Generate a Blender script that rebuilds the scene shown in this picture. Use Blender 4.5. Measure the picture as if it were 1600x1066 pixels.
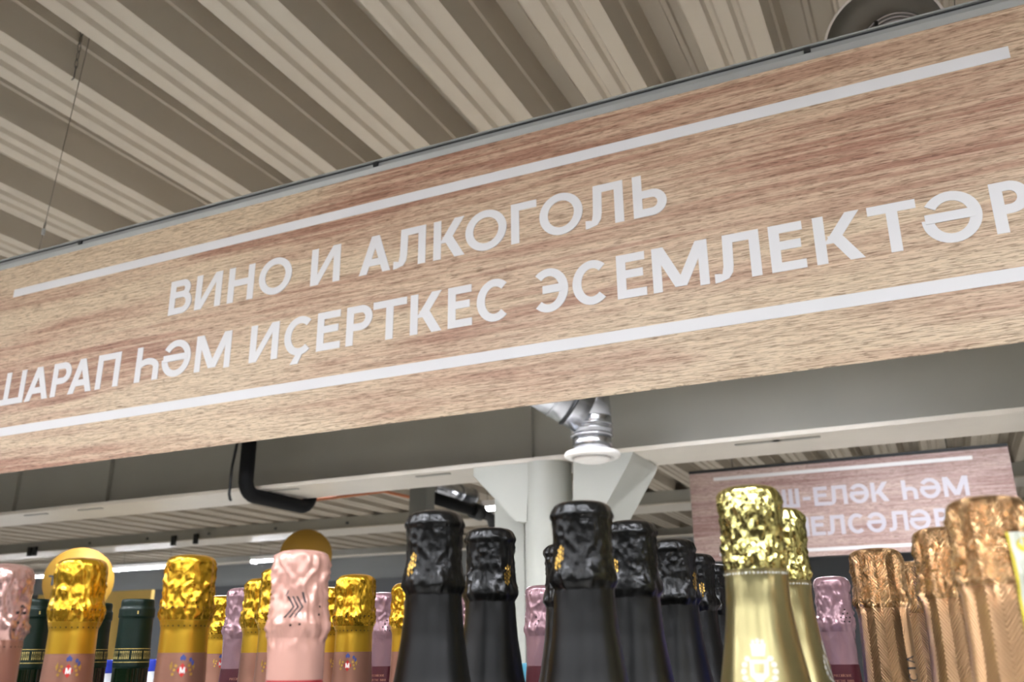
import bpy, math, random
import numpy as np
from mathutils import Vector, Matrix, noise

for o in list(bpy.data.objects):
    bpy.data.objects.remove(o)
scene = bpy.context.scene
col = scene.collection
R_ = math.radians

# ------------------------------------------------------------------ camera
W, H, F = 1600, 1066, 1411.66
YAW, PITCH, ROLL = 0.434943, 0.332238, -0.0093109
CZ = 1.60                                   # eye height of the photographer
_f = Vector((-math.sin(YAW)*math.cos(PITCH), math.cos(YAW)*math.cos(PITCH), math.sin(PITCH)))
_r = Vector((math.cos(YAW), math.sin(YAW), 0))
_u = _r.cross(_f)
_r, _u = _r*math.cos(ROLL)+_u*math.sin(ROLL), _u*math.cos(ROLL)-_r*math.sin(ROLL)
cam_d = bpy.data.cameras.new('camera')
cam = bpy.data.objects.new('camera', cam_d)
col.objects.link(cam)
cam.matrix_world = Matrix(((_r.x, _u.x, -_f.x, 0), (_r.y, _u.y, -_f.y, 0), (_r.z, _u.z, -_f.z, CZ), (0, 0, 0, 1)))
cam_d.sensor_width = 36
cam_d.lens = F/W*36
cam_d.clip_start = 0.02
cam_d.dof.use_dof = True
cam_d.dof.focus_distance = 1.02
cam_d.dof.aperture_fstop = 10.5
scene.camera = cam

# ------------------------------------------------------------------ world, exposure
world = bpy.data.worlds.new('world')
scene.world = world
world.use_nodes = True
world.node_tree.nodes['Background'].inputs[0].default_value = (0.5, 0.5, 0.5, 1)
world.node_tree.nodes['Background'].inputs[1].default_value = 0.05
vs = scene.view_settings
vs.view_transform = 'Standard'
vs.look = 'None'
vs.gamma = 1
vs.use_curve_mapping = False
vs.exposure = 1.5
LAMP = 34.0                                 # strength of the linear lamp diffusers

# ------------------------------------------------------------------ helpers
def ray(x, y):
    return _r*((x-800)/F) - _u*((y-533)/F) + _f
def onY(x, y, Y):                           # photo pixel -> point on the plane Y
    d = ray(x, y)
    p = d*(Y/d.y)
    return Vector((p.x, p.y, p.z+CZ))
def onZ(x, y, z):                           # photo pixel -> point at height z above eye
    d = ray(x, y)
    p = d*(z/d.z)
    return Vector((p.x, p.y, p.z+CZ))

def srgb(r, g, b):
    f = lambda c: ((c/255+0.055)/1.055)**2.4 if c > 10 else c/255/12.92
    return (f(r), f(g), f(b), 1)

class MB:
    def __init__(s):
        s.v = []; s.f = []; s.uv = None; s.sm = []
    def face(s, idx, smooth=False):
        s.f.append(tuple(idx)); s.sm.append(smooth)
    def poly(s, pts, smooth=False):
        n = len(s.v); s.v += [Vector(p) for p in pts]
        s.face(range(n, n+len(pts)), smooth)
    def box(s, a, b):
        (x0, y0, z0), (x1, y1, z1) = a, b
        x0, x1 = min(x0, x1), max(x0, x1); y0, y1 = min(y0, y1), max(y0, y1); z0, z1 = min(z0, z1), max(z0, z1)
        n = len(s.v)
        s.v += [Vector(p) for p in ((x0,y0,z0),(x1,y0,z0),(x1,y1,z0),(x0,y1,z0),(x0,y0,z1),(x1,y0,z1),(x1,y1,z1),(x0,y1,z1))]
        for q in ((0,3,2,1),(4,5,6,7),(0,1,5,4),(1,2,6,5),(2,3,7,6),(3,0,4,7)):
            s.face([n+i for i in q])
        return s
    def prism(s, pts, d):                    # closed prism: polygon swept by vector d
        n = len(s.v); k = len(pts); d = Vector(d)
        s.v += [Vector(p) for p in pts] + [Vector(p)+d for p in pts]
        s.face(range(n, n+k)); s.face(range(n+2*k-1, n+k-1, -1))
        for i in range(k):
            j = (i+1) % k
            s.face((n+i, n+k+i, n+k+j, n+j))
        return s
    def tube(s, path, r, n=12, caps=True):
        path = [Vector(p) for p in path]
        rs = r if isinstance(r, (list, tuple)) else [r]*len(path)
        t0 = (path[1]-path[0]).normalized()
        up = Vector((0, 0, 1)) if abs(t0.z) < .9 else Vector((1, 0, 0))
        a = t0.cross(up).normalized()
        base = len(s.v)
        for i, p in enumerate(path):
            if i == 0: t = (path[1]-path[0]).normalized()
            elif i == len(path)-1: t = (path[-1]-path[-2]).normalized()
            else: t = ((path[i]-path[i-1]).normalized()+(path[i+1]-path[i]).normalized()).normalized()
            a = (a-t*a.dot(t)).normalized(); b = t.cross(a)
            for k in range(n):
                q = 2*math.pi*k/n
                s.v.append(p+(a*math.cos(q)+b*math.sin(q))*rs[i])
        for i in range(len(path)-1):
            for k in range(n):
                k2 = (k+1) % n
                s.face((base+i*n+k, base+i*n+k2, base+(i+1)*n+k2, base+(i+1)*n+k), True)
        if caps:
            s.face([base+k for k in range(n-1, -1, -1)])
            e = base+(len(path)-1)*n
            s.face([e+k for k in range(n)])
        return s
    def revolve(s, prof, origin=(0, 0, 0), n=32, axis=None):   # prof: (r, h) pairs along axis
        o = Vector(origin); ax = Vector(axis or (0, 0, 1)).normalized()
        a = ax.cross(Vector((0, 0, 1)) if abs(ax.z) < .9 else Vector((1, 0, 0))).normalized(); b = ax.cross(a)
        base = len(s.v)
        for r, h in prof:
            for k in range(n):
                q = 2*math.pi*k/n
                s.v.append(o+ax*h+(a*math.cos(q)+b*math.sin(q))*r)
        for i in range(len(prof)-1):
            for k in range(n):
                k2 = (k+1) % n
                s.face((base+i*n+k, base+i*n+k2, base+(i+1)*n+k2, base+(i+1)*n+k), True)
        return s
    def mesh(s, name, off=(0, 0, 0)):
        off = Vector(off)
        me = bpy.data.meshes.new(name)
        me.from_pydata([tuple(v-off) for v in s.v], [], s.f)
        me.polygons.foreach_set('use_smooth', s.sm)
        if s.uv:
            l = me.uv_layers.new(name='UVMap')
            uv = s.uv
            for lp in me.loops:
                l.data[lp.index].uv = uv[lp.vertex_index]
        me.update()
        return me
    def build(s, name, mat, parent=None, origin=None):
        if parent is not None: off = ORG[parent.name]
        else: off = Vector(origin) if origin else sum(s.v, Vector())/len(s.v)
        me = s.mesh(name, off)
        me.materials.append(mat)
        o = bpy.data.objects.new(name, me)
        col.objects.link(o)
        if parent is not None: o.parent = parent; ORG[o.name] = off
        else: o.location = off; ORG[o.name] = off
        return o
ORG = {}
def empty(name, loc):
    o = bpy.data.objects.new(name, None)
    col.objects.link(o); o.location = loc; o.empty_display_size = .05
    ORG[o.name] = Vector(loc)
    return o
def tag(o, label, cat, group=None):
    o['label'] = label; o['category'] = cat
    if group: o['group'] = group
    return o
def struct(o):
    o['kind'] = 'structure'
    return o

# ------------------------------------------------------------------ materials
def mat(name, rgb, rough=.5, metal=0., spec=.5, bump=None, var=None, emit=None, coat=0., trans=0.):
    m = bpy.data.materials.new(name); m.use_nodes = True
    nt = m.node_tree; b = nt.nodes['Principled BSDF']
    b.inputs['Base Color'].default_value = rgb if len(rgb) == 4 else (*rgb, 1)
    b.inputs['Roughness'].default_value = rough
    b.inputs['Metallic'].default_value = metal
    b.inputs['Specular IOR Level'].default_value = spec
    b.inputs['Coat Weight'].default_value = coat
    b.inputs['Transmission Weight'].default_value = trans
    tc = nt.nodes.new('ShaderNodeTexCoord')
    if var:                                 # (scale, amount): mottled colour
        n = nt.nodes.new('ShaderNodeTexNoise'); n.inputs['Scale'].default_value = var[0]; n.inputs['Detail'].default_value = 5
        nt.links.new(tc.outputs['Object'], n.inputs['Vector'])
        r = nt.nodes.new('ShaderNodeValToRGB'); c = b.inputs['Base Color'].default_value
        r.color_ramp.elements[0].position = .3; r.color_ramp.elements[1].position = .7
        r.color_ramp.elements[0].color = (c[0]*(1-var[1]), c[1]*(1-var[1]), c[2]*(1-var[1]), 1)
        r.color_ramp.elements[1].color = (min(1, c[0]*(1+var[1])), min(1, c[1]*(1+var[1])), min(1, c[2]*(1+var[1])), 1)
        nt.links.new(n.outputs['Fac'], r.inputs['Fac']); nt.links.new(r.outputs['Color'], b.inputs['Base Color'])
    if bump:                                # (scale, strength, distance)
        n = nt.nodes.new('ShaderNodeTexNoise'); n.inputs['Scale'].default_value = bump[0]; n.inputs['Detail'].default_value = 3
        nt.links.new(tc.outputs['Object'], n.inputs['Vector'])
        bp = nt.nodes.new('ShaderNodeBump'); bp.inputs['Strength'].default_value = bump[1]; bp.inputs['Distance'].default_value = bump[2]
        nt.links.new(n.outputs['Fac'], bp.inputs['Height']); nt.links.new(bp.outputs['Normal'], b.inputs['Normal'])
    if emit:
        b.inputs['Emission Color'].default_value = (*emit[0], 1); b.inputs['Emission Strength'].default_value = emit[1]
    return m

def wood_mat(name, light, dark, mid):
    m = bpy.data.materials.new(name); m.use_nodes = True
    nt = m.node_tree; b = nt.nodes['Principled BSDF']
    b.inputs['Roughness'].default_value = .42; b.inputs['Specular IOR Level'].default_value = .35
    tc = nt.nodes.new('ShaderNodeTexCoord')
    def nz(sx, sz, detail, dist, rough=.55):
        mp = nt.nodes.new('ShaderNodeMapping'); mp.inputs['Scale'].default_value = (sx, 1, sz)
        nt.links.new(tc.outputs['Object'], mp.inputs['Vector'])
        n = nt.nodes.new('ShaderNodeTexNoise'); n.inputs['Scale'].default_value = 1; n.inputs['Detail'].default_value = detail
        n.inputs['Distortion'].default_value = dist; n.inputs['Roughness'].default_value = rough
        nt.links.new(mp.outputs['Vector'], n.inputs['Vector'])
        return n
    def ramp(src, stops):
        r = nt.nodes.new('ShaderNodeValToRGB'); e = r.color_ramp.elements
        e[0].position, e[0].color = stops[0]; e[1].position, e[1].color = stops[-1]
        for p, c in stops[1:-1]:
            q = e.new(p); q.color = c
        nt.links.new(src, r.inputs['Fac']); return r
    def mix(fac, a, bb, mode='MIX'):
        x = nt.nodes.new('ShaderNodeMix'); x.data_type = 'RGBA'; x.blend_type = mode
        if isinstance(fac, float): x.inputs[0].default_value = fac
        else: nt.links.new(fac, x.inputs[0])
        for s, i in ((a, 6), (bb, 7)):
            if isinstance(s, tuple): x.inputs[i].default_value = s
            else: nt.links.new(s, x.inputs[i])
        return x.outputs[2]
    K = (0, 0, 0, 1); Wt = (1, 1, 1, 1)
    broad = nz(.7, 7, 3, .8)               # broad darker bands along the board
    bands = nz(1.4, 55, 5, 1.2)              # streaks
    fine = nz(34, 620, 2, .4, .7)           # short pores
    fib = nz(9, 260, 4, .8, .7)
    big = ramp(broad.outputs['Fac'], [(.42, K), (.60, Wt)])
    st = ramp(bands.outputs['Fac'], [(.44, K), (.58, Wt)])
    both = nt.nodes.new('ShaderNodeMath'); both.operation = 'MULTIPLY'
    nt.links.new(big.outputs['Color'], both.inputs[0]); nt.links.new(st.outputs['Color'], both.inputs[1])
    c1 = mix(big.outputs['Color'], light, mid)
    c2 = mix(both.outputs[0], c1, dark)
    fr = ramp(fib.outputs['Fac'], [(.38, (.56, .48, .43, 1)), (.52, Wt)])
    c3 = mix(.75, c2, fr.outputs['Color'], 'MULTIPLY')
    po = ramp(fine.outputs['Fac'], [(.40, (.38, .32, .28, 1)), (.47, Wt)])
    c4 = mix(.8, c3, po.outputs['Color'], 'MULTIPLY')
    nt.links.new(c4, b.inputs['Base Color'])
    return m

def foil_mat(name, rgb, rough=.3, metal=1., fine=.25, scale=420):
    m = mat(name, rgb, rough, metal)
    nt = m.node_tree; b = nt.nodes['Principled BSDF']
    tc = nt.nodes.new('ShaderNodeTexCoord')
    n = nt.nodes.new('ShaderNodeTexNoise'); n.inputs['Scale'].default_value = scale*.22; n.inputs['Detail'].default_value = 3; n.inputs['Distortion'].default_value = .6
    v = nt.nodes.new('ShaderNodeTexVoronoi'); v.inputs['Scale'].default_value = scale*.38; v.inputs['Randomness'].default_value = 1
    mp = nt.nodes.new('ShaderNodeMapping'); mp.inputs['Scale'].default_value = (1, 1, .55)
    nt.links.new(tc.outputs['Object'], mp.inputs['Vector'])
    for q in (n, v): nt.links.new(mp.outputs['Vector'], q.inputs['Vector'])
    ad = nt.nodes.new('ShaderNodeMath'); ad.operation = 'ADD'
    nt.links.new(n.outputs['Fac'], ad.inputs[0]); nt.links.new(v.outputs['Distance'], ad.inputs[1])
    bp = nt.nodes.new('ShaderNodeBump'); bp.inputs['Strength'].default_value = fine; bp.inputs['Distance'].default_value = .003
    nt.links.new(ad.outputs[0], bp.inputs['Height']); nt.links.new(bp.outputs['Normal'], b.inputs['Normal'])
    return m

def hatch_mat(name, rgb, rough, reps, pitch):     # foil embossed with a fine herringbone
    m = mat(name, rgb, rough, 1.)
    nt = m.node_tree; b = nt.nodes['Principled BSDF']
    tc = nt.nodes.new('ShaderNodeTexCoord'); sp = nt.nodes.new('ShaderNodeSeparateXYZ')
    nt.links.new(tc.outputs['UV'], sp.inputs[0])
    def mth(op, a, b_=None):
        n = nt.nodes.new('ShaderNodeMath'); n.operation = op
        for i, s in enumerate((a, b_)):
            if s is None: continue
            if isinstance(s, (int, float)): n.inputs[i].default_value = s
            else: nt.links.new(s, n.inputs[i])
        return n.outputs[0]
    tri = mth('PINGPONG', mth('MULTIPLY', sp.outputs[0], .12), .12/reps/2)
    ph = mth('ADD', mth('MULTIPLY', tri, 1.3), sp.outputs[1])
    w1 = mth('SINE', mth('MULTIPLY', ph, 2*math.pi/pitch))
    bp = nt.nodes.new('ShaderNodeBump'); bp.inputs['Strength'].default_value = 1.0; bp.inputs['Distance'].default_value = .0007
    nt.links.new(w1, bp.inputs['Height']); nt.links.new(bp.outputs['Normal'], b.inputs['Normal'])
    return m

M = {}
M['wood'] = wood_mat('oak print', srgb(222, 199, 167), srgb(178, 134, 110), srgb(212, 180, 151))
M['wood2'] = wood_mat('greyish oak print', srgb(204, 180, 170), srgb(170, 136, 130), srgb(192, 164, 156))
M['vinyl'] = mat('white vinyl', srgb(226, 224, 222), .45, var=(3, .015))
M['alu'] = mat('brushed aluminium', srgb(168, 170, 167), .35, .3, bump=(900, .08, .0002))
M['rail_shade_dark'] = mat('dark rail and gap shade', srgb(40, 40, 40), .6)  # dark rail colour, also painted shade for the groove and column gap
M['black'] = mat('black plastic', srgb(18, 18, 18), .45, bump=(60, .1, .001))
M['deck'] = mat('painted deck steel', srgb(175, 165, 148), .55, .0, .35, var=(1.4, .03))
M['steel'] = mat('grey painted steel', srgb(150, 148, 138), .42, .0, .5, var=(2.2, .05))
M['steel_lit'] = mat('steel in lit tone', srgb(204, 196, 182), .35, 0, .6, var=(3, .05))  # same beam steel, with the light on flange undersides put into the colour
M['steel_dark'] = mat('dark grey sheet', srgb(112, 112, 106), .45, 0, .5, var=(3, .05))
M['vinyl2'] = mat('greyish vinyl', srgb(196, 191, 198), .45, var=(3, .02))
M['column'] = mat('pale column paint', srgb(172, 173, 164), .5, var=(2, .03))
M['galv'] = mat('galvanised sheet', srgb(190, 192, 196), .24, 1., var=(14, .12), bump=(30, .12, .002))
M['white'] = mat('white powder coat', srgb(228, 224, 218), .4, var=(8, .02))
M['rubber'] = mat('black foam insulation', srgb(10, 10, 10), .75, 0, .2, bump=(40, .1, .002))
M['wire'] = mat('steel wire', srgb(110, 106, 98), .4, .8, bump=(500, .2, .0003))
M['dish'] = mat('grey spun metal', srgb(120, 116, 106), .45, .6, bump=(20, .05, .001))
M['glow'] = mat('lit diffuser', (.9, .9, .9), .5, emit=((.945, .975, 1.06), LAMP))
M['copper'] = mat('orange cable', srgb(190, 118, 82), .9, var=(5, .05))
M['floor'] = mat('pale floor tile', srgb(224, 221, 214), .35, var=(1.2, .04))
M['wall'] = mat('grey wall paint', srgb(128, 130, 130), .7, var=(.7, .05))
M['wall_w'] = mat('white wall paint', srgb(214, 212, 206), .7, var=(.7, .03))
M['darkwall'] = mat('dark wall panel', srgb(70, 72, 74), .6, var=(.6, .06))
M['shelf'] = mat('shelf paint', srgb(200, 198, 192), .45, var=(4, .03))
M['shelf_dark'] = mat('dark wood shelf', srgb(96, 76, 60), .5, var=(4, .1))
M['yellow'] = mat('mustard yellow card', srgb(160, 120, 38), .6, var=(6, .03))
M['yellow_board'] = mat('pale yellow board', srgb(222, 186, 104), .6, var=(2, .05))
M['ink'] = mat('dark ink', srgb(40, 44, 46), .5, var=(20, .1))
# bottles
M['gold'] = foil_mat('gold foil', srgb(226, 176, 52), .26, .9, .32)
M['gold_neck'] = foil_mat('satin gold foil', srgb(226, 178, 56), .36, .88, .06, 160)
M['copperlabel'] = foil_mat('copper pink label foil', srgb(164, 118, 98), .42, .7, .05, 160)
M['pink'] = foil_mat('pale pink foil', srgb(218, 168, 152), .27, .25, .12, 200)
M['pinkcop'] = foil_mat('rose pink foil', srgb(222, 178, 168), .24, .75, .35, 260)
M['pinkneck'] = foil_mat('copper rose foil', srgb(172, 124, 106), .36, .55, .06, 160)
M['red'] = foil_mat('red band foil', srgb(176, 52, 56), .34, .35, .05, 160)
M['mauvepink'] = foil_mat('mauve pink foil', srgb(160, 126, 132), .22, .45, .25, 260)
M['burgundy'] = foil_mat('burgundy band', srgb(72, 16, 26), .38, .2, .05, 160)
M['blackfoil'] = mat('black foil', srgb(9, 9, 8), .30, 0, .4, bump=(160, .35, .002))
M['blackneck'] = mat('satin black foil', srgb(11, 11, 9), .38, 0, .32, bump=(60, .06, .001))
M['ggold'] = foil_mat('pale green gold foil', srgb(220, 210, 134), .2, 1., .6, 560)
M['ggold_neck'] = foil_mat('pale gold neck foil', srgb(178, 168, 120), .3, .95, .05, 160)
M['rose'] = hatch_mat('rose gold embossed hood', srgb(220, 180, 132), .26, 9, .0026)
M['rose_neck'] = hatch_mat('rose gold herringbone foil', srgb(204, 164, 122), .3, 9, .0026)
M['greenfoil'] = mat('dark green capsule', srgb(5, 30, 20), .38, .25, .5, bump=(120, .05, .0005))
M['greenglass'] = mat('dark green glass', srgb(14, 26, 12), .06, 0, .6, coat=.4, var=(30, .2))
M['darkglass'] = mat('dark bottle glass', srgb(18, 24, 14), .08, 0, .6, coat=.3, var=(30, .2))
M['blackglass'] = mat('black bottle glass', srgb(12, 12, 12), .25, 0, .5, var=(30, .2))
M['blueglass'] = mat('cobalt blue glass', srgb(60, 72, 200), .12, 0, .6, coat=.3, var=(30, .1))
M['silver'] = foil_mat('silver violet foil', srgb(196, 190, 206), .22, 1., .3)
M['goldmark'] = mat('gold print', srgb(214, 172, 84), .35, .8, var=(400, .2))
M['band'] = mat('gold ornament print', srgb(190, 172, 104), .45, .5, var=(500, .35))
M['crest'] = mat('white silver print', srgb(214, 212, 198), .4, .2, var=(300, .05))
M['redprint'] = mat('red print', srgb(206, 48, 40), .45, var=(100, .05))
M['blueprint'] = mat('blue print', srgb(64, 76, 140), .45, var=(100, .05))
M['whiteprint'] = mat('white print', srgb(238, 230, 224), .5, var=(100, .02))
M['hole'] = mat('perforation', srgb(26, 16, 8), .8, var=(100, .1))
M['paper'] = mat('pale stamp paper', srgb(206, 208, 190), .6, var=(160, .05))
M['stampyellow'] = mat('yellow stamp edge', srgb(208, 190, 62), .6, var=(160, .05))
M['bluecap'] = mat('blue plastic', srgb(38, 60, 178), .4, bump=(60, .05, .001))
M['whiteplastic'] = mat('white plastic', srgb(226, 228, 234), .4, bump=(60, .05, .001))
M['teal'] = mat('light blue carton', srgb(98, 172, 198), .5, var=(20, .05))
M['orange'] = mat('orange carton', srgb(226, 150, 104), .5, var=(20, .05))

# ------------------------------------------------------------------ glyphs (own lettering, drawn from strokes)
def glyph(ch, w, t):
    """polygons of a capital of height 1 and width w, stroke t"""
    P = []; h = t*.9
    bar = lambda x0, y0, x1, y1: P.append([(x0, y0), (x1, y0), (x1, y1), (x0, y1)])
    dg = lambda xa, ya, xb, yb, th: P.append([(xa, ya), (xa+th, ya), (xb+th, yb), (xb, yb)])
    def arc(cx, cy, rx, ry, a0, a1, n=18):
        n = max(5, int(n*abs(a1-a0)/180))
        q = [R_(a0+(a1-a0)*i/n) for i in range(n+1)]
        for i in range(n):
            c0, s0, c1, s1 = math.cos(q[i]), math.sin(q[i]), math.cos(q[i+1]), math.sin(q[i+1])
            P.append([(cx+rx*c0, cy+ry*s0), (cx+rx*c1, cy+ry*s1), (cx+(rx-t)*c1, cy+(ry-h)*s1), (cx+(rx-t)*c0, cy+(ry-h)*s0)])
    def bowl(y0, y1, xr):
        ry = (y1-y0)/2; rx = min(ry*1.05, xr*.55)
        bar(t*.5, y1-h, xr-rx, y1); bar(t*.5, y0, xr-rx, y0+h); arc(xr-rx, (y0+y1)/2, rx, ry, -90, 90)
    if ch == 'В': bar(0, 0, t, 1); bowl(.475, 1, w*.9); bowl(0, .475+h, w)
    elif ch == 'И' or ch == 'Й':
        bar(0, 0, t, 1); bar(w-t, 0, w, 1); dg(t*.15, 0, w-t*1.15, 1, t)
        if ch == 'Й': arc(w/2, 1.24, w*.28, .16, 180, 360)
    elif ch == 'Н': bar(0, 0, t, 1); bar(w-t, 0, w, 1); bar(t, .45, w-t, .45+h)
    elif ch == 'О': arc(w/2, .5, w/2, .515, 0, 360)
    elif ch in 'АA':
        dg(0, 0, w/2-t*.55, 1, t*1.1); dg(w-t*1.1, 0, w/2-t*.55, 1, t*1.1)
        bar(w*.22, .20, w*.78, .20+h)
    elif ch == 'Л':
        bar(w-t, 0, w, 1); bar(w*.22, 1-h, w-t*.5, 1)
        P.append([(w*.20, .32), (w*.20+t, .32), (w*.22+t, 1), (w*.22, 1)])
        P.append([(w*.165, .16), (w*.175+t, .17), (w*.20+t, .32), (w*.20, .32)])
        P.append([(w*.10, h*.95), (w*.08+t, .045), (w*.175+t, .17), (w*.165, .16)])
        P.append([(0, -.015), (w*.10, -.008), (w*.08+t, .045), (w*.10, h*.95), (0, h)])
    elif ch == 'К':
        bar(0, 0, t, 1); dg(t*.8, .40, w-t*1.35, 1, t*1.25); dg(w-t*1.35, 0, t*1.15, .56, t*1.3)
    elif ch == 'Г': bar(0, 0, t, 1); bar(t*.5, 1-h, w, 1)
    elif ch == 'Ь': bar(0, 0, t, 1); bowl(0, .62, w)
    elif ch == 'Ш': bar(0, 0, t, 1); bar(w-t, 0, w, 1); bar(w/2-t/2, 0, w/2+t/2, 1); bar(t*.5, 0, w-t*.5, h)
    elif ch == 'Р': bar(0, 0, t, 1); bowl(.36, 1, w)
    elif ch == 'П': bar(0, 0, t, 1); bar(w-t, 0, w, 1); bar(t*.5, 1-h, w-t*.5, 1)
    elif ch == 'Һ': bar(0, 0, t, 1); arc(w/2, .36, w/2, .29, 0, 180); bar(w-t, 0, w, .37)
    elif ch == 'Ә': arc(w/2, .5, w/2, .515, -180, 146); bar(t*.3, .43, w-t*.5, .43+h)
    elif ch == 'М':
        bar(0, 0, t*.95, 1); bar(w-t*.95, 0, w, 1)
        dg(w/2-t*.6, .06, 0, 1, t*1.2); dg(w/2-t*.6, .06, w-t*1.2, 1, t*1.2)
    elif ch in 'СC' or ch == 'Ҫ':
        arc(w*.55, .5, w*.55, .515, 48, 312)
        if ch == 'Ҫ': P.append([(w*.46, .03), (w*.46+t*.95, .03), (w*.30+t, -.235), (w*.26, -.235)])
    elif ch == 'Е': bar(0, 0, t, 1); bar(t*.5, 1-h, w*.97, 1); bar(t*.5, 0, w, h); bar(t*.5, .45, w*.9, .45+h)
    elif ch == 'Т': bar(w/2-t/2, 0, w/2+t/2, 1); bar(0, 1-h, w, 1)
    elif ch == 'Э': arc(w*.45, .5, w*.55, .515, -132, 132); bar(w*.28, .43, w-t*.5, .43+h)
    elif ch == '-': bar(0, .34, w, .34+h)
    elif ch == 'I': bar(0, 0, w, 1)
    elif ch == 'N': bar(0, 0, t, 1); bar(w-t, 0, w, 1); dg(w-t*1.15, 0, t*.15, 1, t)
    return P
def flat_letter(ch, x0, x1, zb, hgt, Yf, t, thick=.0009):
    mb = MB(); w = (x1-x0)/hgt
    for i, p in enumerate(glyph(ch, w, t)):
        mb.prism([(x0+a*hgt, Yf, zb+b*hgt) for a, b in p], (0, -thick-.00003*i, 0))
    return mb

# ------------------------------------------------------------------ room shell
X0, X1, Y0, Y1, ZC = -17.0, 6.0, -4.0, 13.2, 1.60+CZ
struct(MB().box((X0, Y0, -.1), (X1, Y1, 0)).build('floor', M['floor']))
struct(MB().box((X0, Y1, 0), (X1, Y1+.1, ZC+.3)).build('wall_back', M['wall']))
struct(MB().box((X0, Y0-.1, 0), (X1, Y0, ZC+.3)).build('wall_front', M['wall_w']))
struct(MB().box((X0-.1, Y0, 0), (X0, Y1, ZC+.3)).build('wall_left', M['wall_w']))
struct(MB().box((X1, Y0, 0), (X1+.1, Y1, ZC+.3)).build('wall_right', M['wall_w']))
struct(MB().box((X0, Y1-.03, 0), (X1, Y1, CZ+1.19)).build('trim_1', M['darkwall']))

ceil = struct(MB().box((X0, Y0, ZC+.21), (X1, Y1, ZC+.32)).build('ceiling', M['deck'], origin=(0, 0, ZC)))
PER = .3744
def deck_profile():
    g = lambda c: [(c-.015, 0), (c-.006, .014), (c+.006, .014), (c+.015, 0)]
    p = [(0, 0)] + g(.062) + g(.125) + [(.187, 0)]
    p += [(.197, .100), (.204, .106), (.214, .200), (.268, .200), (.274, .192), (.288, .192), (.294, .200), (.348, .200), (.358, .106), (.365, .100), (PER, 0)]
    return p
dm = MB()
prof = deck_profile()
for i, (x, z) in enumerate(prof):
    dm.v += [Vector((x, Y0, z)), Vector((x, Y1, z))]
for i in range(len(prof)-1):
    dm.face((2*i, 2*i+1, 2*i+3, 2*i+2))
deck_me = dm.mesh('deck_rib'); deck_me.materials.append(M['deck'])
k0 = int(math.floor((X0+1.911)/PER))
x = -1.911+k0*PER
while x < X1:
    o = bpy.data.objects.new('deck_rib', deck_me); col.objects.link(o)
    o.parent = ceil; o.location = (x, 0, 0)
    x += PER

# main beam (front of the far half of the shop): web, flanges, joint plates
ZB = CZ+.882
beam = empty('steel_beam', (-4, 4.2, ZB))
MB().box((X0, 4.18, ZB+.012), (X1, 4.22, ZC)).build('web', M['steel'], beam)
MB().box((X0, 4.00, ZB), (X1, 4.225, ZB+.02)).build('bottom_flange', M['steel_lit'], beam)
MB().box((X0, 4.232, ZB+.006), (X1, 4.41, ZB+.024)).build('bottom_flange', M['steel_lit'], beam)
MB().box((X0, 4.02, ZC-.035), (X1, 4.40, ZC-.015)).build('top_flange', M['steel'], beam)
for px in (24, 165, 823):
    xx = onY(px, 700, 4.1).x
    MB().box((xx-.005, 4.15, ZB+.02), (xx+.005, 4.18, ZC-.035)).build('stiffener_plate', M['steel'], beam)
for px, py in ((85, 800), (170, 792), (455, 760), (680, 735), (1190, 690), (1250, 684)):
    q = onZ(px, py+8, ZB-CZ)
    MB().box((q.x-.10, 4.06, ZB-.005), (q.x+.10, 4.085, ZB)).build('joint_strip', M['steel'], beam)
struct(beam)
beam2 = empty('steel_beam', (-4, 9.5, CZ+1.47))
MB().box((X0, 9.32, CZ+1.47), (X1, 9.36, ZC)).build('web', M['steel'], beam2)
MB().box((X0, 9.30, CZ+1.455), (X1, 9.85, CZ+1.47)).build('bottom_flange', M['steel_lit'], beam2)
xx = X0+.5
while xx < X1:
    MB().box((xx, 9.305, CZ+1.51), (xx+.03, 9.32, CZ+1.54)).build('bolt_plate', M['darkwall'], beam2)
    xx += 1.1
for px, py in ((48, 852), (56, 852), (272, 838), (307, 834), (905, 800)):
    q = onY(px, py, 9.28)
    MB().box((q.x-.03, 9.26, CZ+1.40), (q.x+.03, 9.30, CZ+1.53)).build('clamp', M['black'], beam2)
struct(beam2)
beam3 = empty('steel_beam', (-4, 12.4, CZ+1.50))
MB().box((X0, 12.35, CZ+1.50), (X1, 12.39, ZC)).build('web', M['steel'], beam3)
MB().box((X0, 12.25, CZ+1.485), (X1, 12.5, CZ+1.50)).build('bottom_flange', M['steel_lit'], beam3)
struct(beam3)

# column with haunch brackets under the beam
c = onY(860, 800, 4.12)
RC = (onY(895, 800, 4.1).x-onY(826, 800, 4.1).x)/2
colm = empty('steel_column', (c.x, 4.12, 0))
MB().revolve([(0, 0), (RC, 0), (RC, ZB)], (c.x, 4.10, 0), 40).build('shaft', M['column'], colm)
xa, xb = onY(784, 900, 4.30).x, onY(819.5, 900, 4.22).x
MB().box((xa, 4.22, 0), (xb, 4.40, ZB)).build('side_plate', M['column'], colm)
MB().box((xb, 4.30, 0), (c.x-RC*.6, 4.34, ZB)).build('gap_shade_strip', M['rail_shade_dark'], colm)  # dark strip stands in for the shade in the gap
def bracket(pts):
    f = [onY(a, b, 4.005) for a, b in pts]
    f = [Vector((p.x, p.y, min(p.z, ZB))) for p in f]
    return MB().prism(f, (0, .40, 0))
bracket([(740, 700), (740, 744), (806, 815), (823, 816), (826, 700)]).build('haunch_bracket', M['column'], colm)
bracket([(895, 690), (895, 805), (938, 805), (985, 718), (988, 690)]).build('haunch_bracket', M['column'], colm)
MB().revolve([(0, 0), (.2, 0), (.2, .02), (0, .02)], (c.x, 4.10, 0), 24).build('foot_plate', M['column'], colm)
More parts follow.
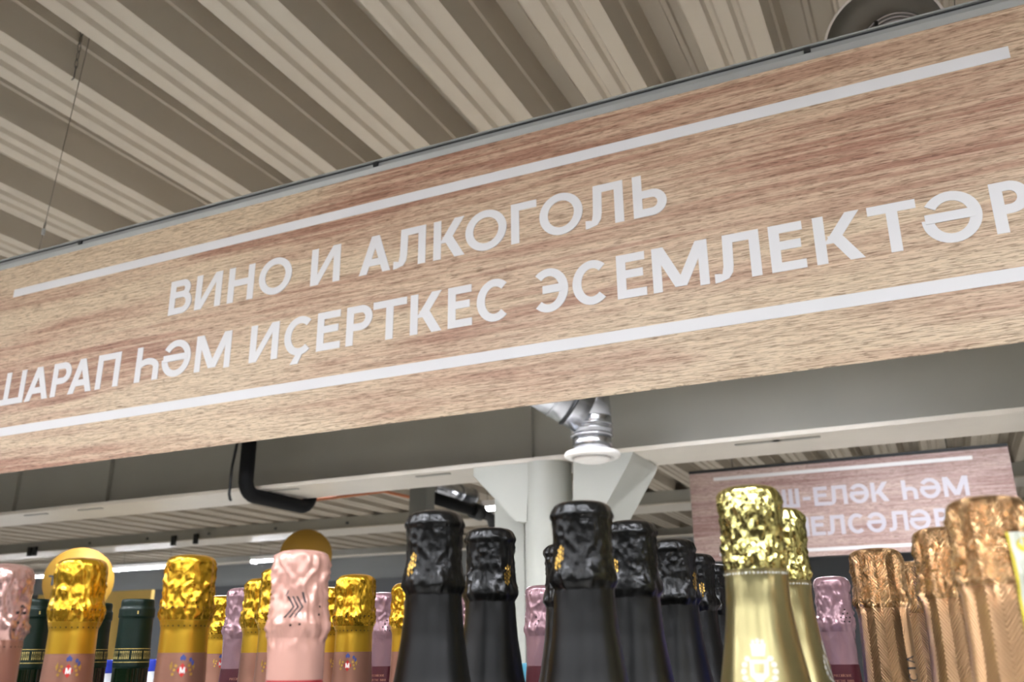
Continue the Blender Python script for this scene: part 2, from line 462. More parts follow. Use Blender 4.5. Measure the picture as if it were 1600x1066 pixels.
tag(colm, 'pale grey round steel column with triangular brackets under the dark beam', 'column')

# ------------------------------------------------------------------ big wood-print sign
YS = 1.5
sx0, sx1 = -2.36, .385
sz0, sz1 = CZ+.2925*YS, CZ+.690*YS
sign = empty('hanging_sign', ((sx0+sx1)/2, YS, sz0))
MB().box((sx0, YS, sz0), (sx1, YS+.006, sz1)).build('panel', M['wood'], sign)
zr = CZ+.6812*YS
rail = MB()
prof = [(-.001, 0), (-.010, .0065), (-.0108, .0075), (-.0090, .0082), (-.0075, .0180), (-.0065, .0182), (-.0065, .0222), (-.0115, .0224), (-.0115, .0255), (.016, .0255), (.016, 0)]
rail.prism([(sx0, YS+a, zr+b) for a, b in prof], (sx1-sx0, 0, 0))
rail_o = rail.build('top_rail', M['alu'], sign)
MB().box((sx0+.001, YS-.0070, zr+.0183), (sx1-.001, YS-.0064, zr+.0221)).build('groove', M['rail_shade_dark'], rail_o)  # dark sheet paints the shade inside the rail groove
for px, py in ((125, 383), (587, 262), (1262, 85)):
    q = onY(px, py, YS-.010)
    MB().box((q.x-.006, YS-.0125, zr+.010), (q.x+.006, YS-.006, zr+.019)).build('clip', M['black'], sign)
def stripe(xa, xb, za, zb, Y, parent):
    MB().box((xa, Y-.0009, za), (xb, Y, zb)).build('stripe', M['vinyl'], parent)
stripe(-1.4629*YS, .1472*YS, CZ+.6180*YS, CZ+.6331*YS, YS, sign)
stripe(-1.4629*YS, .1472*YS, CZ+.3567*YS, CZ+.3718*YS, YS, sign)
z5 = lambda a, b: (240+a/1.8605, 240+b/1.8605)
z4 = lambda a, b: (a/2.806, 380+b/2.806)
z6 = lambda a, b: (1000+a/2.667, 200+b/2.667)
line1 = [('В', z5(42, 468), z5(110, 435)), ('И', z5(118, 452), z5(193, 440)), ('Н', z5(213, 432), z5(288, 418)), ('О', z5(307, 370), z5(403, 345)),
         ('И', z5(455, 385), z5(540, 370)), ('А', z5(597, 357), z5(688, 338)), ('Л', z5(697, 333), z5(790, 318)), ('К', z5(813, 312), z5(905, 297)),
         ('О', z5(907, 232), z5(1027, 222)), ('Г', z5(1040, 266), z5(1113, 145)), ('О', z5(1122, 186), z5(1248, 172)), ('Л', z5(1257, 222), z5(1369, 200)), ('Ь', z5(1397, 192), z5(1492, 132))]
line2 = [('Ш', (-19, 634), z4(97, 698)), ('А', z4(105, 697), z4(206, 680)), ('Р', z4(218, 677), z4(316, 560)), ('А', z4(295, 662), z4(398, 646)), ('П', z4(415, 642), z4(515, 628)),
         ('Һ', z4(587, 612), z4(690, 597)), ('Ә', z4(710, 520), z4(838, 490)), ('М', z4(850, 567), z4(1005, 543)), ('И', z4(1090, 527), z4(1215, 508)), ('Ҫ', z4(1248, 420), z4(1372, 400)),
         ('Е', z5(472, 577), z5(541, 565)), ('Р', z5(558, 558), z5(637, 475)), ('Т', z5(640, 445), z5(737, 430)), ('К', z5(745, 530), z5(838, 515)), ('Е', z5(855, 512), z5(926, 498)), ('С', z5(940, 430), z5(1035, 418)),
         ('Э', z5(1103, 400), z5(1206, 400)), ('С', z5(1218, 378), z5(1322, 365)), ('Е', z5(1350, 428), z5(1436, 414)), ('М', z6(58, 690), z6(293, 655)), ('Л', z6(315, 645), z6(512, 615)),
         ('Е', z6(552, 605), z6(699, 580)), ('К', z6(740, 572), z6(944, 540)), ('Т', z6(944, 350), z6(1147, 320)), ('Ә', z6(1172, 385), z6(1432, 375)), ('Р', z6(1490, 445), (1612, 315))]
for txt, zb, hh in ((line1, CZ+.5170*YS, .0590*YS), (line2, CZ+.4120*YS, .0588*YS)):
    for ch, a, b in txt:
        xa, xb = onY(*a, YS).x, onY(*b, YS).x
        flat_letter(ch, xa, xb, zb, hh, YS, .205).build('letter', M['vinyl'], sign)
# hanging wires with hooks
def hang_wire(px_low, px_top, ztop):
    a = onY(*px_low, YS+.003); b = onY(*px_top, YS+.003)
    d = (b-a); b = a+d*((ztop-a.z)/d.z)
    a.z = zr+.0255
    mb = MB().tube([a, a+(b-a)*.12], .0011, 6).build('wire_end', M['wire'], sign)
    MB().tube([a+(b-a)*.12, b], .0012, 6).build('wire', M['wire'], sign)
    k = a+(b-a)*.12
    lp = [k+Vector((.004*math.sin(t), 0, .012*math.cos(t)-.003)) for t in np.linspace(0, 2*math.pi, 14)]
    MB().tube(lp, .0009, 6).build('hook', M['wire'], sign)
    MB().box((k.x-.003, YS-.001, k.z-.030), (k.x+.003, YS+.006, k.z-.012)).build('turnbuckle', M['alu'], sign)
hang_wire((60, 393), (137.8, 67.7), ZC+.149)
hang_wire((1491, 12), (1489, -60), ZC+.149)
tag(sign, 'long wood-print hanging sign with two lines of white letters and two white stripes', 'sign')
# loose chain end hanging from the deck
q0 = onZ(115, 124, 1.575); q0.z = ZC+.149
ch = empty('hanger_chain', q0)
for i in range(5):
    cz = ZC+.14-.028*i
    lp = [Vector((q0.x+(.005*math.sin(t) if i % 2 else 0), q0.y+(0 if i % 2 else .005*math.sin(t)), cz+.017*math.cos(t))) for t in np.linspace(0, 2*math.pi, 12)]
    MB().tube(lp, .0013, 5).build('link', M['wire'], ch)
MB().tube([(q0.x, q0.y, ZC+.16), (q0.x, q0.y, ZC+.14)], .003, 8).build('anchor', M['wire'], ch)
MB().tube([(q0.x, q0.y, ZC+.02), (q0.x, q0.y, ZC-.02), (q0.x-.008, q0.y, ZC-.025)], .0022, 8).build('hook', M['wire'], ch)
tag(ch, 'short loose metal chain dangling from the ceiling beside the sign wire', 'chain')

# ------------------------------------------------------------------ far wood-print sign
Y2 = 6.08
s2 = lambda a, b: onY(1200+a/2.835, 690+b/2.835, Y2)
bx0, bx1 = onY(1076.5, 738.8, Y2).x, onY(1575, 699.5, Y2).x
bz0, bz1 = CZ+.0915*Y2, CZ+.1878*Y2
sg2 = empty('hanging_sign', ((bx0+bx1)/2, Y2, bz0))
MB().box((bx0, Y2, bz0), (bx1, Y2+.01, bz1)).build('panel', M['wood2'], sg2)
MB().box((bx0, Y2-.008, bz1), (bx1, Y2+.018, bz1+.02)).build('top_rail', M['rail_shade_dark'], sg2)
stripe(-.2195*Y2, .0398*Y2, CZ+.1780*Y2, CZ+.1818*Y2, Y2, sg2)
stripe(-.2195*Y2, .0398*Y2, CZ+.0965*Y2, CZ+.1000*Y2, Y2, sg2)
l1 = [('Е', -205, -135), ('М', -122, -25), ('Е', -8, 55), ('Ш', 67, 143), ('-', 158, 192), ('Е', 207, 270), ('Л', 270, 355), ('Ә', 365, 452), ('К', 462, 541), ('Һ', 599, 668), ('Ә', 678, 772), ('М', 784, 897)]
l2 = [('Й', -68, 12), ('Ә', 24, 112), ('Ш', 124, 187), ('Е', 197, 258), ('Л', 265, 346), ('С', 360, 434), ('Ә', 442, 530), ('Л', 540, 627), ('Ә', 632, 728), ('Р', 745, 812)]
for txt, zb, sl, ybase in ((l1, .1428, 240, 265), (l2, .1124, 400, 400)):
    for ch_, a, b in txt:
        xa, xb = s2(a, ybase-(a-500)*.055).x, s2(b, ybase-(b-500)*.055).x
        flat_letter(ch_, xa, xb, CZ+zb*Y2, .0198*Y2, Y2, .205, .003).build('letter', M['vinyl2'], sg2)
for px in (1143, 1482):
    xx = onY(px, 715, Y2).x
    MB().tube([(xx, Y2+.005, bz1+.02), (xx, Y2+.005, ZC+.10)], .004, 6).build('wire', M['wire'], sg2)
tag(sg2, 'smaller pinkish wood-print sign hanging in the distance below the beam', 'sign')

# ------------------------------------------------------------------ ducts, pipes, dish lamp
# galvanised duct elbow ending in a white round valve, in front of the beam
YD = 3.55
q = onY(926, 716, YD)
rp = (onY(955, 700, YD).x-onY(896, 700, YD).x)/2
duct = empty('ventilation_duct', (q.x, YD, q.z+.05))
zt = q.z
p = [Vector((q.x, YD, zt+.02)), Vector((q.x, YD, zt+.10))]
MB().tube(p, rp*.98, 28).build('collar', M['galv'], duct)
p2 = [Vector((q.x, YD, zt+.09)), Vector((q.x, YD, zt+.16)), Vector((q.x-.002, YD, zt+.205))]
MB().tube(p2, rp*1.03, 28).build('elbow_section', M['galv'], duct)
p3 = [Vector((q.x-.002, YD, zt+.17)), Vector((q.x-.006, YD, zt+.25)), Vector((q.x-.04, YD-.02, zt+.34))]
MB().tube(p3, rp*1.06, 28).build('elbow_section', M['galv'], duct)
p4 = [Vector((q.x-.005, YD-.06, zt+.185)), Vector((q.x-.15, YD-.18, zt+.285)), Vector((q.x-.32, YD-.28, zt+.40)), Vector((q.x-.62, YD-.34, zt+.47)), Vector((q.x-2.6, YD-.34, zt+.47))]
MB().tube(p4, rp*1.12, 28).build('pipe', M['galv'], duct)
for zz in (zt+.088, zt+.112, zt+.135):
    MB().revolve([(rp*.95, 0), (rp*1.08, .003), (rp*1.08, .008), (rp*.95, .011)], (q.x, YD, zz), 28).build('bead_ring', M['galv'], duct)
dirn = (p4[1]-p4[0]).normalized()
MB().revolve([(rp*1.0, 0), (rp*1.17, .002), (rp*1.17, .012), (rp*1.0, .014)], p4[0]+dirn*.06, 28, dirn).build('rubber_seal', M['black'], duct)
MB().revolve([(rp*1.0, 0), (rp*1.16, .003), (rp*1.16, .010), (rp*1.0, .013)], p4[0]+dirn*.13, 28, dirn).build('bead_ring', M['galv'], duct)
rv = (onY(968, 718, YD).x-onY(885, 718, YD).x)/2
MB().revolve([(rp*.9, .03), (rv*.96, .028), (rv, .018), (rv*.97, .008), (rv*.80, 0), (rv*.72, .012), (rv*.70, .03)], (q.x, YD, zt-.005), 40).build('valve_ring', M['white'], duct)
MB().revolve([(0, -.012), (rv*.55, -.010), (rv*.66, -.004), (rv*.66, .002), (0, .004)], (q.x, YD, zt-.005), 40).build('valve_disc', M['white'], duct)
MB().tube([(q.x-2.0, YD-.34, zt+.47), (q.x-2.0, YD-.34, ZC)], .006, 6).build('hanger_rod', M['wire'], duct)
tag(duct, 'shiny galvanised duct elbow ending in a round white ceiling valve', 'duct')

# black insulated pipe dipping under the beam
YP = 3.88
a = onY(387, 720, YP)
rr = (onY(396, 720, YP).x-onY(378, 720, YP).x)/2
zlow = ZB-.045
pth = [(a.x, YP, ZC), (a.x, YP, zlow+.10)] + [(a.x, YP+.08*(1-math.cos(t)), zlow+.08*(1-math.sin(t))) for t in np.linspace(.15, math.pi/2, 6)]
pth += [(a.x, 4.38, zlow)] + [(a.x, 4.38+.08*math.sin(t), zlow+.08*(1-math.cos(t))) for t in np.linspace(.2, math.pi/2, 5)] + [(a.x, 4.46, ZC)]
pipe = empty('insulated_pipe', (a.x, YP, zlow))
MB().tube(pth, rr, 16).build('pipe', M['rubber'], pipe)
MB().box((a.x-rr*1.25, YP-.02, ZC-.3), (a.x+rr*1.25, YP+.03, ZC-.26)).build('clamp', M['wire'], pipe)
tag(pipe, 'black insulated pipe bending down and under the grey beam', 'pipe')
b1, b2 = onY(371, 690, YP-.02), onY(358, 772, YP-.02)
cab = MB().tube([(b1.x+.06, YP-.02, ZC), b1, (b1+b2)/2+Vector((-.01, 0, 0)), b2, b2+Vector((.01, 0, -.03)), Vector((a.x-rr-.035, YP-.02, zlow-.03))], .008, 8).build('power_cable', M['black'])
tag(cab, 'thin dark cable hanging beside the black pipe under the beam', 'cable')
# orange cable running back under the deck
c1, c2, c3 = onZ(385, 788, 1.02), onZ(600, 768, 1.35), onZ(757, 803, 1.33)
cb = MB().tube([(a.x+.08, 4.60, ZB+.10), (c2.x-1.0, 6.6, CZ+1.30), c2, c3, c3+Vector((.1, .6, .03))], .014, 8).build('orange_cable', M['copper'])
tag(cb, 'orange cable strung under the corrugated ceiling behind the beam', 'cable')

# grey rectangular drop, silver duct and black pipe left of the column
g0, g1 = onY(640, 770, 6.0), onY(665, 770, 6.0)
dr = MB().box((g0.x, 6.0, onY(650, 812, 6.0).z), (g1.x, 6.14, ZC)).build('cable_drop_box', M['steel_dark'])
tag(dr, 'narrow grey vertical box dropping from the ceiling behind the beam', 'box')
s0, s1 = onY(672, 758, 6.7), onY(738, 776, 7.6)
sd = empty('silver_duct', s0)
MB().tube([s0, s1], .075, 20).build('pipe', M['galv'], sd)
for t in (.3, .62, .95):
    MB().revolve([(.07, 0), (.082, .01), (.082, .03), (.07, .04)], s0.lerp(s1, t), 20, s1-s0).build('bead_ring', M['galv'], sd)
MB().tube([s0.lerp(s1, .5)+Vector((0, 0, .06)), Vector((s0.lerp(s1, .5).x, s0.lerp(s1, .5).y, ZC))], .006, 6).build('hanger_rod', M['wire'], sd)
tag(sd, 'short silver round duct between the column and the grey drop box', 'duct')
k0_, k1_, k2_ = onY(657, 772, 6.22), onY(738, 797, 6.75), onY(752, 802, 6.85)
kp = empty('black_pipe', k0_)
MB().tube([k0_, k1_], .05, 16).build('pipe', M['rubber'], kp)
MB().tube([k1_, k2_], .066, 16).build('coupling', M['black'], kp)
MB().tube([k2_, k2_+Vector((.02, .15, -.02)), k2_+Vector((.05, .2, -.25)), k2_+Vector((.25, .2, -.30))], .045, 14).build('elbow', M['black'], kp)
MB().tube([k0_.lerp(k1_, .3), Vector((k0_.lerp(k1_, .3).x, k0_.lerp(k1_, .3).y, ZC))], .006, 6).build('hanger_rod', M['wire'], kp)
tag(kp, 'thick black pipe with coupling running back below the silver duct', 'pipe')

# tilted round dish above the right end of the sign
qd = onY(1384, 72, 1.95)
toward = (Vector((0, 0, CZ))-qd).normalized()
rd = 92*(qd-Vector((0, 0, CZ))).dot(_f)/F
dish = empty('dish_lamp', (qd.x, qd.y, qd.z))
MB().revolve([(rd*.99, 0), (rd*.93, -.03), (rd*.75, -.06), (rd*.45, -.075), (0, -.078)], qd, 48, toward).build('shade', M['dish'], dish)
MB().revolve([(rd*.97, -.004), (rd*1.01, -.002), (rd*1.01, .005), (rd*.97, .005)], qd, 64, toward).build('rim', M['white'], dish)
for rq, hq in ((.62, -.055), (.56, -.048), (.50, -.044), (.42, -.04)):
    MB().revolve([(rd*(rq-.025), hq-.008), (rd*rq, hq), (rd*(rq+.025), hq-.008)], qd+Vector((.022, 0, -.02)), 48, toward).build('lens_ring', M['galv'], dish)
tpt = qd-toward*.07
MB().tube([tpt, tpt-toward*.05, Vector((tpt.x, tpt.y+.04, tpt.z+.06)), Vector((tpt.x, tpt.y+.05, ZC+.15))], .010, 10).build('arm', M['wire'], dish)
cl = qd+Vector((-.012, -.004, .062))
MB().box(cl-Vector((.004, .004, .006)), cl+Vector((.004, .004, .006))).build('clip', M['black'], dish)
tag(dish, 'round grey dish lamp with thin bright rim above the right end of the sign', 'lamp')

# ------------------------------------------------------------------ linear lamps
def lamp(cx, cy, cz, L, label, w=.12, hang=True, lip=.006):
    root = empty('linear_lamp', (cx, cy, cz))
    MB().box((cx-L/2, cy-w/2, cz+.02), (cx+L/2, cy+w/2, cz+.07)).build('housing', M['white'], root)
    for s in (-1, 1):
        MB().box((cx-L/2, cy+s*w/2-.003, cz-lip), (cx+L/2, cy+s*w/2+.003, cz+.02)).build('side_lip', M['white'], root)
    MB().box((cx-L/2+.01, cy-w*.45, cz-.005), (cx+L/2-.01, cy+w*.45, cz+.019)).build('diffuser', M['glow'], root)
    for s in (-1, 1):
        MB().box((cx+s*L/2-.008, cy-w/2, cz-.022), (cx+s*L/2+.008, cy+w/2, cz+.07)).build('end_cap', M['white'], root)
        if hang:
            MB().tube([(cx+s*L*.38, cy, cz+.07), (cx+s*L*.38, cy, ZC+.195)], .003, 6).build('hanger_rod', M['wire'], root)
    tag(root, label, 'lamp', 'suspended linear lamps')
def lamp_px(xa, ya, xb, yb, z, label):
    A, B = onZ(xa, ya, z), onZ(xb, yb, z)
    lamp((A.x+B.x)/2, (A.y+B.y)/2, CZ+z, abs(B.x-A.x), label, .14, lip=-.012)
lamp_px(190, 892, 268, 884.5, 1.34, 'bright linear lamp seen left of the ringed gold bottle')
lamp_px(404, 879, 470, 872, 1.34, 'bright linear lamp seen left of the pale pink bottle')
lamp_px(18, 906, 73, 899, 1.34, 'bright linear lamp at the left edge behind the yellow disc')
lamp_px(757, 796, 790, 794, 1.24, 'short bright lamp end beside the grey column')
i = 0
for yy in (-.55, -2.9):
    for xx in (-5.2, -3.2, -1.2, .8, 2.8):
        lamp(xx, yy, CZ+1.36, 1.5, 'white linear lamp of the row above the aisle behind the viewer')
for xx, yy in ((-2.6, 3.05), (-2.4, 2.7), (-.75, 2.7)):  # unseen lamps added to brighten the beam web and column
    lamp(xx, yy, CZ+1.30, 1.5, 'added white linear lamp, unseen behind the large wooden sign')
for xx in (.1,):  # unseen lamp added as front light for the far sign
    lamp(xx, 5.0, CZ+1.36, 1.5, 'added white linear lamp, unseen behind the dark beam, lighting the far sign')
for xx in (-9, -5.6, .6):  # unseen lamps added to brighten the space beyond the main beam
    lamp(xx, 6.75, CZ+1.44, 1.5, 'added white linear lamp, unseen above the lower edge of the dark beam')
for xx in (-12, -8, -4, 0):  # unseen lamps added to lift the far end of the shop
    lamp(xx, 10.15, CZ+1.53, 1.5, 'added white linear lamp, unseen on the ceiling behind the farther beam', hang=False)

# ------------------------------------------------------------------ shelf
ZS = CZ-.240
rack = empty('display_shelf', (-.45, .8, 0))
MB().box((-1.45, .36, ZS-.03), (.42, 1.36, ZS)).build('top_board', M['shelf'], rack)
for zz in (.12, .55, .95):
    MB().box((-1.45, .36, zz-.03), (.42, 1.36, zz)).build('shelf_board', M['shelf'], rack)
for xx in (-1.47, -.52, .42):
    MB().box((xx, .38, 0), (xx+.02, 1.34, ZS-.031)).build('side_panel', M['shelf'], rack)
MB().box((-1.45, .34, ZS-.045), (.42, .359, ZS-.005)).build('price_rail', M['white'], rack)
tag(rack, 'white shop shelf unit carrying the rows of bottles', 'shelf')

opp = empty('display_shelf', (-.5, -2.2, 0))  # unseen shelf added for dark foil reflections and less front fill
MB().box((-6.5, -2.42, 0), (5.2, -2.38, 2.0)).build('back_panel', M['darkwall'], opp)
for zz in (.12, .5, .88, 1.26, 1.64, 1.99):
    MB().box((-6.5, -2.38, zz-.03), (5.2, -1.95, zz)).build('shelf_board', M['shelf_dark'], opp)
for xx in (-6.5, -4.2, -1.9, .4, 2.7, 5.18):
    MB().box((xx, -2.38, 0), (xx+.02, -1.95, 2.0)).build('side_panel', M['shelf_dark'], opp)
tag(opp, 'long dark shelf added unseen behind the viewer to darken foil reflections', 'shelf')

# ------------------------------------------------------------------ bottles
def make_R(prof, hood, A, seed, ring=None, pleat=.0008, freq=3.0):
    ds = np.array([p[0] for p in prof]); rs = np.array([p[1] for p in prof])
    def Rf(th, d):
        r = float(np.interp(d, ds, rs))
        if d < hood*1.35 and A > 0:
            c_, s_ = math.cos(th), math.sin(th)
            m = min(1, d/.006)*(1 if d < hood else max(0, 1-(d-hood)/(hood*.35)))
            n1 = noise.noise(Vector((freq*c_+seed, freq*s_, d*62+seed)))
            n2 = noise.noise(Vector((2*freq*c_, 2*freq*s_+seed, d*150+seed*2)))
            n3 = noise.noise(Vector((freq*1.6*c_, freq*1.6*s_, d*25+seed*3)))
            n4 = noise.noise(Vector((3.2*freq*c_+seed, 3.2*freq*s_, d*210+seed)))
            rg = max(0, 1-abs(n1)*5.0)
            rg3 = max(0, 1-abs(n3)*5.5)
            dd = A*(.85*rg**1.5+.75*rg3**1.5-.45+.55*n2+.30*n4)
            if ring:
                t0, d0, rr_ = ring
                q_ = math.hypot((th-t0)*r, d-d0)
                dd += .0018*math.exp(-((q_-rr_)/.0011)**2)
                if abs(q_) < rr_*.8: dd *= .5
            b = math.exp(-((d-hood)/.006)**2)
            dd += b*pleat*(math.sin(th*9+seed*2+2.5*math.sin(th*2+seed))+.8*noise.noise(Vector((5*c_, 5*s_, seed))))
            r += dd*m
        else:
            r += .00012*math.sin(th*7+seed)*(1 if d < .13 else 0)
        return r
    return Rf
def lathe(Rf, d0, d1, H_, nd, n=88, top=False):
    mb = MB(); mb.uv = []
    ds = [d0+(d1-d0)*i/nd for i in range(nd+1)]
    if top:
        ds = [0., .0004, .001, .0018, .003, .0045, .006]+[.006+(d1-.006)*i/nd for i in range(1, nd+1)]
    for d in ds:
        for k in range(n+1):
            th = -math.pi+2*math.pi*k/n
            r = Rf(-math.pi if k == n else th, d)
            mb.v.append(Vector((r*math.sin(th), -r*math.cos(th), H_-d))); mb.uv.append((k/n, H_-d))
    for i in range(len(ds)-1):
        for k in range(n):
            a_ = i*(n+1)+k; b_ = a_+n+1
            mb.face((a_, b_, b_+1, a_+1), True)
    if top:
        mb.v.append(Vector((0, 0, H_))); mb.uv.append((.5, H_)); ci = len(mb.v)-1
        for k in range(n): mb.face((ci, k, k+1), True)
    return mb
def onR(Rf, th, d, H_, off):
    r = Rf(th, d)+off
    return Vector((r*math.sin(th), -r*math.cos(th), H_-d))
def decal(polys, Rf, H_, off=.00035, sub=3):     # polys in (theta, d); subdivided so that they hug the foil
    mb = MB()
    for p in polys:
        if len(p) == 4:
            for i in range(sub):
                for j in range(sub):
                    q_ = []
                    for (u, v) in ((i, j), (i+1, j), (i+1, j+1), (i, j+1)):
                        u /= sub; v /= sub
                        a_ = [p[0][k]*(1-u)*(1-v)+p[1][k]*u*(1-v)+p[2][k]*u*v+p[3][k]*(1-u)*v for k in (0, 1)]
                        q_.append(onR(Rf, a_[0], a_[1], H_, off))
                    mb.poly(q_)
        else:
            mb.poly([onR(Rf, a_, b_, H_, off) for a_, b_ in p])
    return mb
def dots(Rf, H_, pts, rad):
    mb = MB()
    for th, d in pts:
        r = Rf(th, d)
        mb.poly([onR(Rf, th+rad*math.cos(t)/r, d+rad*math.sin(t), H_, .0004) for t in np.linspace(0, 2*math.pi, 9)[:-1]])
    return mb
def text_on(Rf, H_, txt, th0, d0, hgt, w=.62, t=.16, gap=.2, vertical=False, r=None, widths=None):
    polys = []; x = 0
    r = r or Rf(th0, d0)
    for ch_ in txt:
        ww = {' ': .4, 'I': .16, '-': .3}.get(ch_, w)
        if ch_ != ' ':
            for p in glyph(ch_, ww, t):
                if vertical: polys.append([(th0-b*hgt/r, d0-(x+a_)*hgt) for a_, b in p])
                else: polys.append([(th0+(x+a_)*hgt/r, d0-b*hgt) for a_, b in p])
        x += ww+gap
    return polys
def ell(cx, cy, rx, ry, n=14, r=.02):
    return [(cx+rx*math.cos(t)/r, cy+ry*math.sin(t)) for t in np.linspace(0, 2*math.pi, n+1)[:-1]]

class Kind: pass
KINDS = {}
def kind(name, H_, prof, hood, parts, A, variants, n=88, **kw):
    """parts: (part name, d0, d1, material, rows); returns list of variants, each a list of (name, mesh, sub-of)"""
    out = []
    for vi, sd_ in enumerate(variants):
        Rf = make_R(prof, hood, A, sd_, ring=kw.get('rings', {}).get(vi), pleat=kw.get('pleat', .0008), freq=kw.get('freq', 3.0))
        lst = []
        for (pn, d0, d1, mt, rows) in parts:
            me = lathe(Rf, d0, d1, H_, rows, n if d0 < .06 else 48, top=(d0 == 0)).mesh(pn); me.materials.append(M[mt])
            lst.append((pn, me, None))
        for fn in kw.get('extra', ()):
            r_ = fn(Rf, H_, vi)
            if r_:
                for pn, mb, mt, sub in r_:
                    me = mb.mesh(pn); me.materials.append(M[mt]); lst.append((pn, me, sub))
        out.append(lst)
    KINDS[name] = (H_, out)
def bottom(d_, r0, H_, body, d_sh):                # shoulder and body down to the base
    return [(d_, r0), (d_+(d_sh-d_)*.4, r0+(body-r0)*.30), (d_+(d_sh-d_)*.75, r0+(body-r0)*.82), (d_sh, body), (H_-.006, body), (H_-.001, body-.006), (H_, .004)]
top_dome = lambda r: [(0, r*.42), (.0004, r*.60), (.001, r*.74), (.0018, r*.84), (.003, r*.92), (.0045, r*.97), (.006, r*.995)]

# --- gold
def gold_extra(Rf, H_, vi):
    o = [('perforation', dots(Rf, H_, [(R_(a_), .0375) for a_ in range(-60, 70, 13)], .00055), 'hole', 'foil_hood'),
         ('perforation', dots(Rf, H_, [(R_(a_), .0500) for a_ in range(-70, 75, 13)], .0005), 'hole', 'neck_foil')]
    D = .0795
    o.append(('emblem', decal([[(-.20, D), (0, D-.0048), (.20, D), (0, D+.0048)]], Rf, H_, .0003, 4), 'redprint', 'neck_label'))
    o.append(('emblem_letter', decal(text_on(Rf, H_, 'М', -.095, D+.0021, .0042, .85, .2), Rf, H_, .0006, 1), 'whiteprint', 'neck_label'))
    crown = []
    for s_ in (-1, 1):
        for k in range(3):
            crown.append(ell(s_*(.26+.05*k), D-.003+.0028*k, .0012, .0011, 8))
        crown.append([(s_*.42, D-.006), (s_*.50, D-.003), (s_*.46, D), (s_*.38, D-.002)])
    o.append(('emblem_scroll', decal(crown, Rf, H_, .0003, 1), 'goldmark', 'neck_label'))
    o.append(('emblem_crown', decal([ell(-.06, D-.0078, .0011, .0016, 8), ell(.06, D-.0078, .0011, .0016, 8), ell(0, D-.0086, .0012, .0019, 8), ell(.30, D-.0068, .0013, .0016, 8), ell(.40, D-.0048, .0011, .0018, 8)], Rf, H_, .0004, 1), 'blueprint', 'neck_label'))
    return o
HG = .310
kind('gold', HG, top_dome(.0176)+[(.010, .0179), (.028, .0180), (.033, .0187), (.038, .0195), (.042, .0191), (.047, .0176), (.052, .0165), (.068, .0167), (.09, .0176), (.12, .0200)]+bottom(.13, .0225, HG, .042, .20),
     .040, [('foil_hood', 0, .046, 'gold', 46), ('neck_foil', .046, .068, 'gold_neck', 16), ('neck_label', .068, .115, 'copperlabel', 16), ('glass_body', .115, HG, 'darkglass', 26)],
     .0013, [1.3, 7.7, 13.9], rings={1: (.08, .0275, .0062)}, extra=(gold_extra,))
# --- pale pink with red band (front) and its duskier fellows
def chevrons(Rf, H_, vi):
    L_ = lambda x0, y0, x1, y1, w_=.0009: [(x0/.02, y0), (x0/.02+w_/.02*1.4, y0), (x1/.02+w_/.02*1.4, y1), (x1/.02, y1)]
    ps = []
    for k in range(3):
        o_ = -.0085+.0030*k
        ps += [L_(o_, .0300, o_+.0042, .0365), L_(o_+.0042, .0365, o_-.001, .0430)]
    ps += [L_(-.0085, .0262, -.0105, .0300), L_(.0012, .0275, .0032, .034)]
    o = [('print_marks', decal(ps, Rf, H_, .0004, 4), 'ink', 'foil_hood'),
         ('perforation', dots(Rf, H_, [(-.25, .0475), (.75, .041), (.85, .036), (.05, .047)], .0008), 'hole', 'foil_hood')]
    return o
HP = .305
pinkprof = top_dome(.0184)+[(.010, .0187), (.030, .0181), (.040, .0190), (.046, .0201), (.050, .0198), (.056, .0179), (.080, .0177), (.10, .0190), (.12, .0210)]
kind('pink', HP, pinkprof+bottom(.13, .0225, HP, .040, .20), .049,
     [('foil_hood', 0, .055, 'pink', 50), ('neck_foil', .055, .080, 'pink', 14), ('neck_band', .080, .115, 'red', 12), ('glass_body', .115, HP, 'darkglass', 26)],
     .0019, [3.1], extra=(chevrons,), freq=2.2)
def mauve_extra(Rf, H_, vi):
    pts = [(R_(a_), d) for a_, d in ((28, .034), (20, .038), (36, .0375), (12, .0415), (28, .0415), (44, .0415), (20, .0455), (37, .0455), (-70, .035), (-62, .039), (-70, .043))]
    o = [('perforation', dots(Rf, H_, pts, .0009), 'hole', 'foil_hood')]
    o.append(('print', decal(text_on(Rf, H_, 'РОССИЙСКОЕ', -.52, .0975, .0024, .5, .16, .22)+text_on(Rf, H_, 'ИГРИСТОЕ ВИНО', -.66, .1025, .0024, .5, .16, .22), Rf, H_, .0003, 1), 'copperlabel', 'neck_band'))
    return o
HM = .312
kind('mauve', HM, top_dome(.0176)+[(.010, .0180), (.030, .0174), (.040, .0184), (.046, .0196), (.050, .0192), (.056, .0175), (.086, .0175), (.11, .0195), (.13, .0215)]+bottom(.14, .0225, HM, .042, .21), .049,
     [('foil_hood', 0, .055, 'mauvepink', 44), ('neck_foil', .055, .086, 'mauvepink', 12), ('neck_band', .086, .125, 'burgundy', 12), ('glass_body', .125, HM, 'darkglass', 24)],
     .0013, [4.4, 9.2], extra=(mauve_extra,), n=72, freq=2.4)
